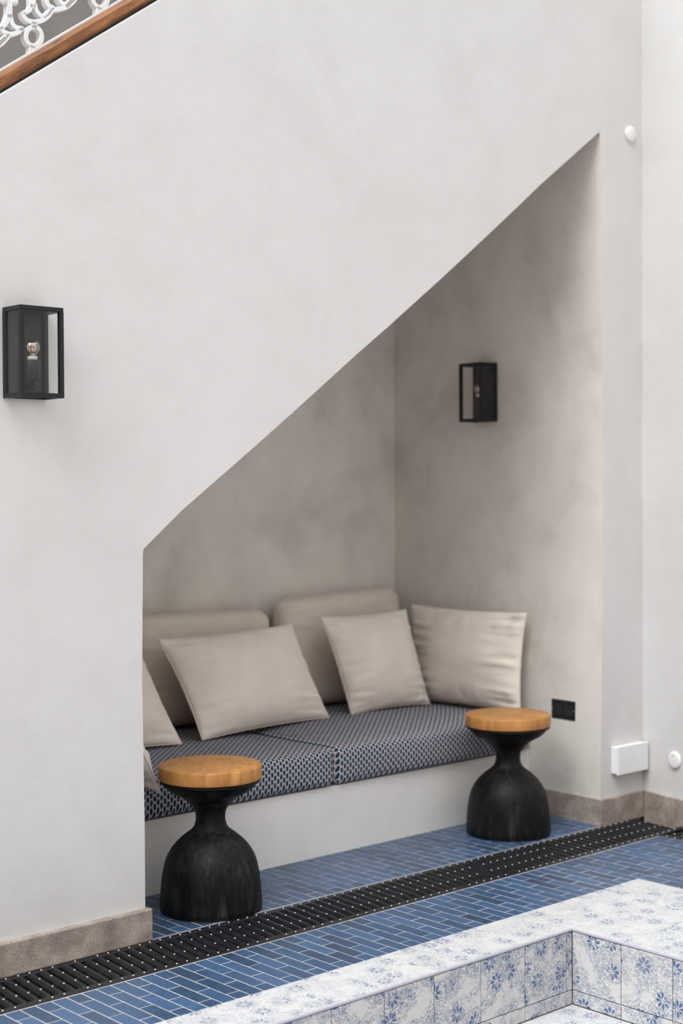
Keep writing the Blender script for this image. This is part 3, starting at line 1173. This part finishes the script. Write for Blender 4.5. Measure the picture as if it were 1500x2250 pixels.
def rail_pt(s, y, h):
    return (s * math.cos(ang) - h * math.sin(ang), y, s * math.sin(ang) + h * math.cos(ang))


def slope_bar(name, s0, s1, y0, y1, h0, h1, mat, parent, bevel=0.003):
    bm = bmesh.new()
    bm_box(bm, (s0, y0, h0), (s1, y1, h1), bevel, 1 if bevel > 0.008 else 2)
    o = link(name, to_mesh(bm, name), mat, parent)
    o.rotation_euler = (0, -ang, 0)
    return o


cap = slope_bar('rail_cap', L0, L1, 0.004, 0.10, 0.005, 0.0475, 'rail', rail, 0.011)
slope_bar('painted_shadow_strip', L0, L1, 0.016, 0.09, -0.002, 0.006, 'black_metal', rail, 0.0)  # black strip under the cap, put in as the shade of the gap
tag(rail, 'varnished brown wooden handrail capping the sloping stair wall', 'handrail')

scr = empty('fretwork_screen', (2.2022, WY + 0.05, 2.616))
slope_bar('bottom_bar', L0, L1, -0.012, 0.012, 0.0475, 0.0545, 'white_paint', scr, 0.001)
tag(scr, 'white painted openwork balustrade screen of rings and scrolls above the handrail', 'balustrade')


def catmull(P, sub=8):
    out = []
    for i in range(len(P) - 1):
        a, b, c, d = P[max(i - 1, 0)], P[i], P[i + 1], P[min(i + 2, len(P) - 1)]
        for k in range(sub):
            s = k / sub
            out.append(tuple(0.5 * (2 * b[m] + (c[m] - a[m]) * s + (2 * a[m] - 5 * b[m] + 4 * c[m] - d[m]) * s * s + (3 * b[m] - a[m] - 3 * c[m] + d[m]) * s ** 3) for m in (0, 1)))
    out.append(P[-1])
    return out


def ribbon(name, pts, w, mat, parent, closed=False, th=0.011):
    P = [Vector(p) for p in pts]
    m = len(P)
    bm = bmesh.new()
    rows = []
    for i, p in enumerate(P):
        a = P[(i - 1) % m] if (closed or i > 0) else p
        b = P[(i + 1) % m] if (closed or i < m - 1) else p
        t_ = (b - a).normalized()
        nrm = Vector((-t_.y, t_.x))
        c = 0.0015
        sec = [(-w / 2, -th + c), (-w / 2 + c, -th), (w / 2 - c, -th), (w / 2, -th + c), (w / 2, th), (-w / 2, th)]
        rows.append([bm.verts.new((p.x + nrm.x * s, y, p.y + nrm.y * s)) for s, y in sec])
    k6 = 6
    for i in range(m if closed else m - 1):
        A, B = rows[i], rows[(i + 1) % m]
        for k in range(k6):
            bm.faces.new((A[k], A[(k + 1) % k6], B[(k + 1) % k6], B[k]))
    if not closed:
        bm.faces.new(rows[0][::-1])
        bm.faces.new(rows[-1])
    return link(name, to_mesh(bm, name), mat, parent)


OX, OZ = 2.2022, 2.616
FR = {
    'stem': [([(2.2601, 2.9346), (2.2598, 2.9006), (2.2593, 2.8598)], 0.0195), ([(2.3394, 2.952), (2.3386, 2.9243), (2.339, 2.9061)], 0.0215)],
    'scroll': [([(2.262, 2.8694), (2.2681, 2.8458), (2.2808, 2.8348), (2.3066, 2.8343)], 0.0155),
               ([(2.2569, 2.8683), (2.2477, 2.8416), (2.2349, 2.8277), (2.2146, 2.8168)], 0.0155),
               ([(2.2298, 2.8255), (2.2398, 2.814), (2.2627, 2.8103), (2.2858, 2.8199), (2.3053, 2.8375)], 0.0145),
               ([(2.2512, 2.8062), (2.237, 2.7898), (2.2166, 2.7655)], 0.0150),
               ([(2.3359, 2.9146), (2.3266, 2.8943), (2.3058, 2.8836)], 0.0130),
               ([(2.3464, 2.9191), (2.3528, 2.8999), (2.3697, 2.8873), (2.3883, 2.8958), (2.4018, 2.9148)], 0.0140),
               ([(2.3058, 2.8854), (2.3095, 2.8714), (2.325, 2.8632), (2.3459, 2.864), (2.3723, 2.8752), (2.3936, 2.8935), (2.4071, 2.9124), (2.4312, 2.921),
                 (2.4555, 2.932), (2.4774, 2.9506), (2.4967, 2.9747)], 0.0150),
               ([(2.389, 2.9605), (2.3874, 2.9371), (2.3952, 2.9238), (2.4125, 2.9194)], 0.0160),
               ([(2.4236, 2.9634), (2.4395, 2.9425), (2.4611, 2.9432), (2.4829, 2.9623)], 0.0145),
               ([(2.3433, 2.8635), (2.3431, 2.845)], 0.0200)],
}
motif = []
for nm, items in FR.items():
    for pts, w in items:
        motif.append(ribbon(nm, [(x - OX, z - OZ) for x, z in catmull(pts)], w, 'white_paint', scr))
ring = []
for k in range(36):
    a = 2 * math.pi * k / 36
    u, v = 105 * math.cos(a), 125 * math.sin(a)
    ring.append((2.3423 - OX + u * 0.000262, 2.8198 - OZ + u * 0.000052 + v * 0.00023))
motif.append(ribbon('ring', ring, 0.0150, 'white_paint', scr, closed=True))
for x, z, r in ((2.2433, 2.9084, 0.0125), (2.2785, 2.9125, 0.0125), (2.2585, 2.9003, 0.007)):
    bm = bmesh.new()
    bmesh.ops.create_uvsphere(bm, u_segments=16, v_segments=10, radius=r)
    kb = link('knob', to_mesh(bm, 'knob'), 'white_paint', scr, True)
    kb.location = (x - OX, -0.004, z - OZ)
    motif.append(kb)
foot = ribbon('ring_foot', [(2.336 - OX, 2.79 - OZ), (2.333 - OX, 2.756 - OZ)], 0.020, 'white_paint', scr)
motif.append(foot)
for k in range(-4, 8):
    for up in (0.0, 0.205):
        if k == 0 and up == 0.0:
            continue
        for o in motif:
            c = o.copy()
            COL.objects.link(c)
            c.parent = scr
            c.location = Vector(o.location) + Vector((0.2386 * k, 0, 0.167 * k + up))
slope_bar('top_bar', L0, L1, -0.02, 0.02, 0.362, 0.385, 'white_paint', scr, 0.003)
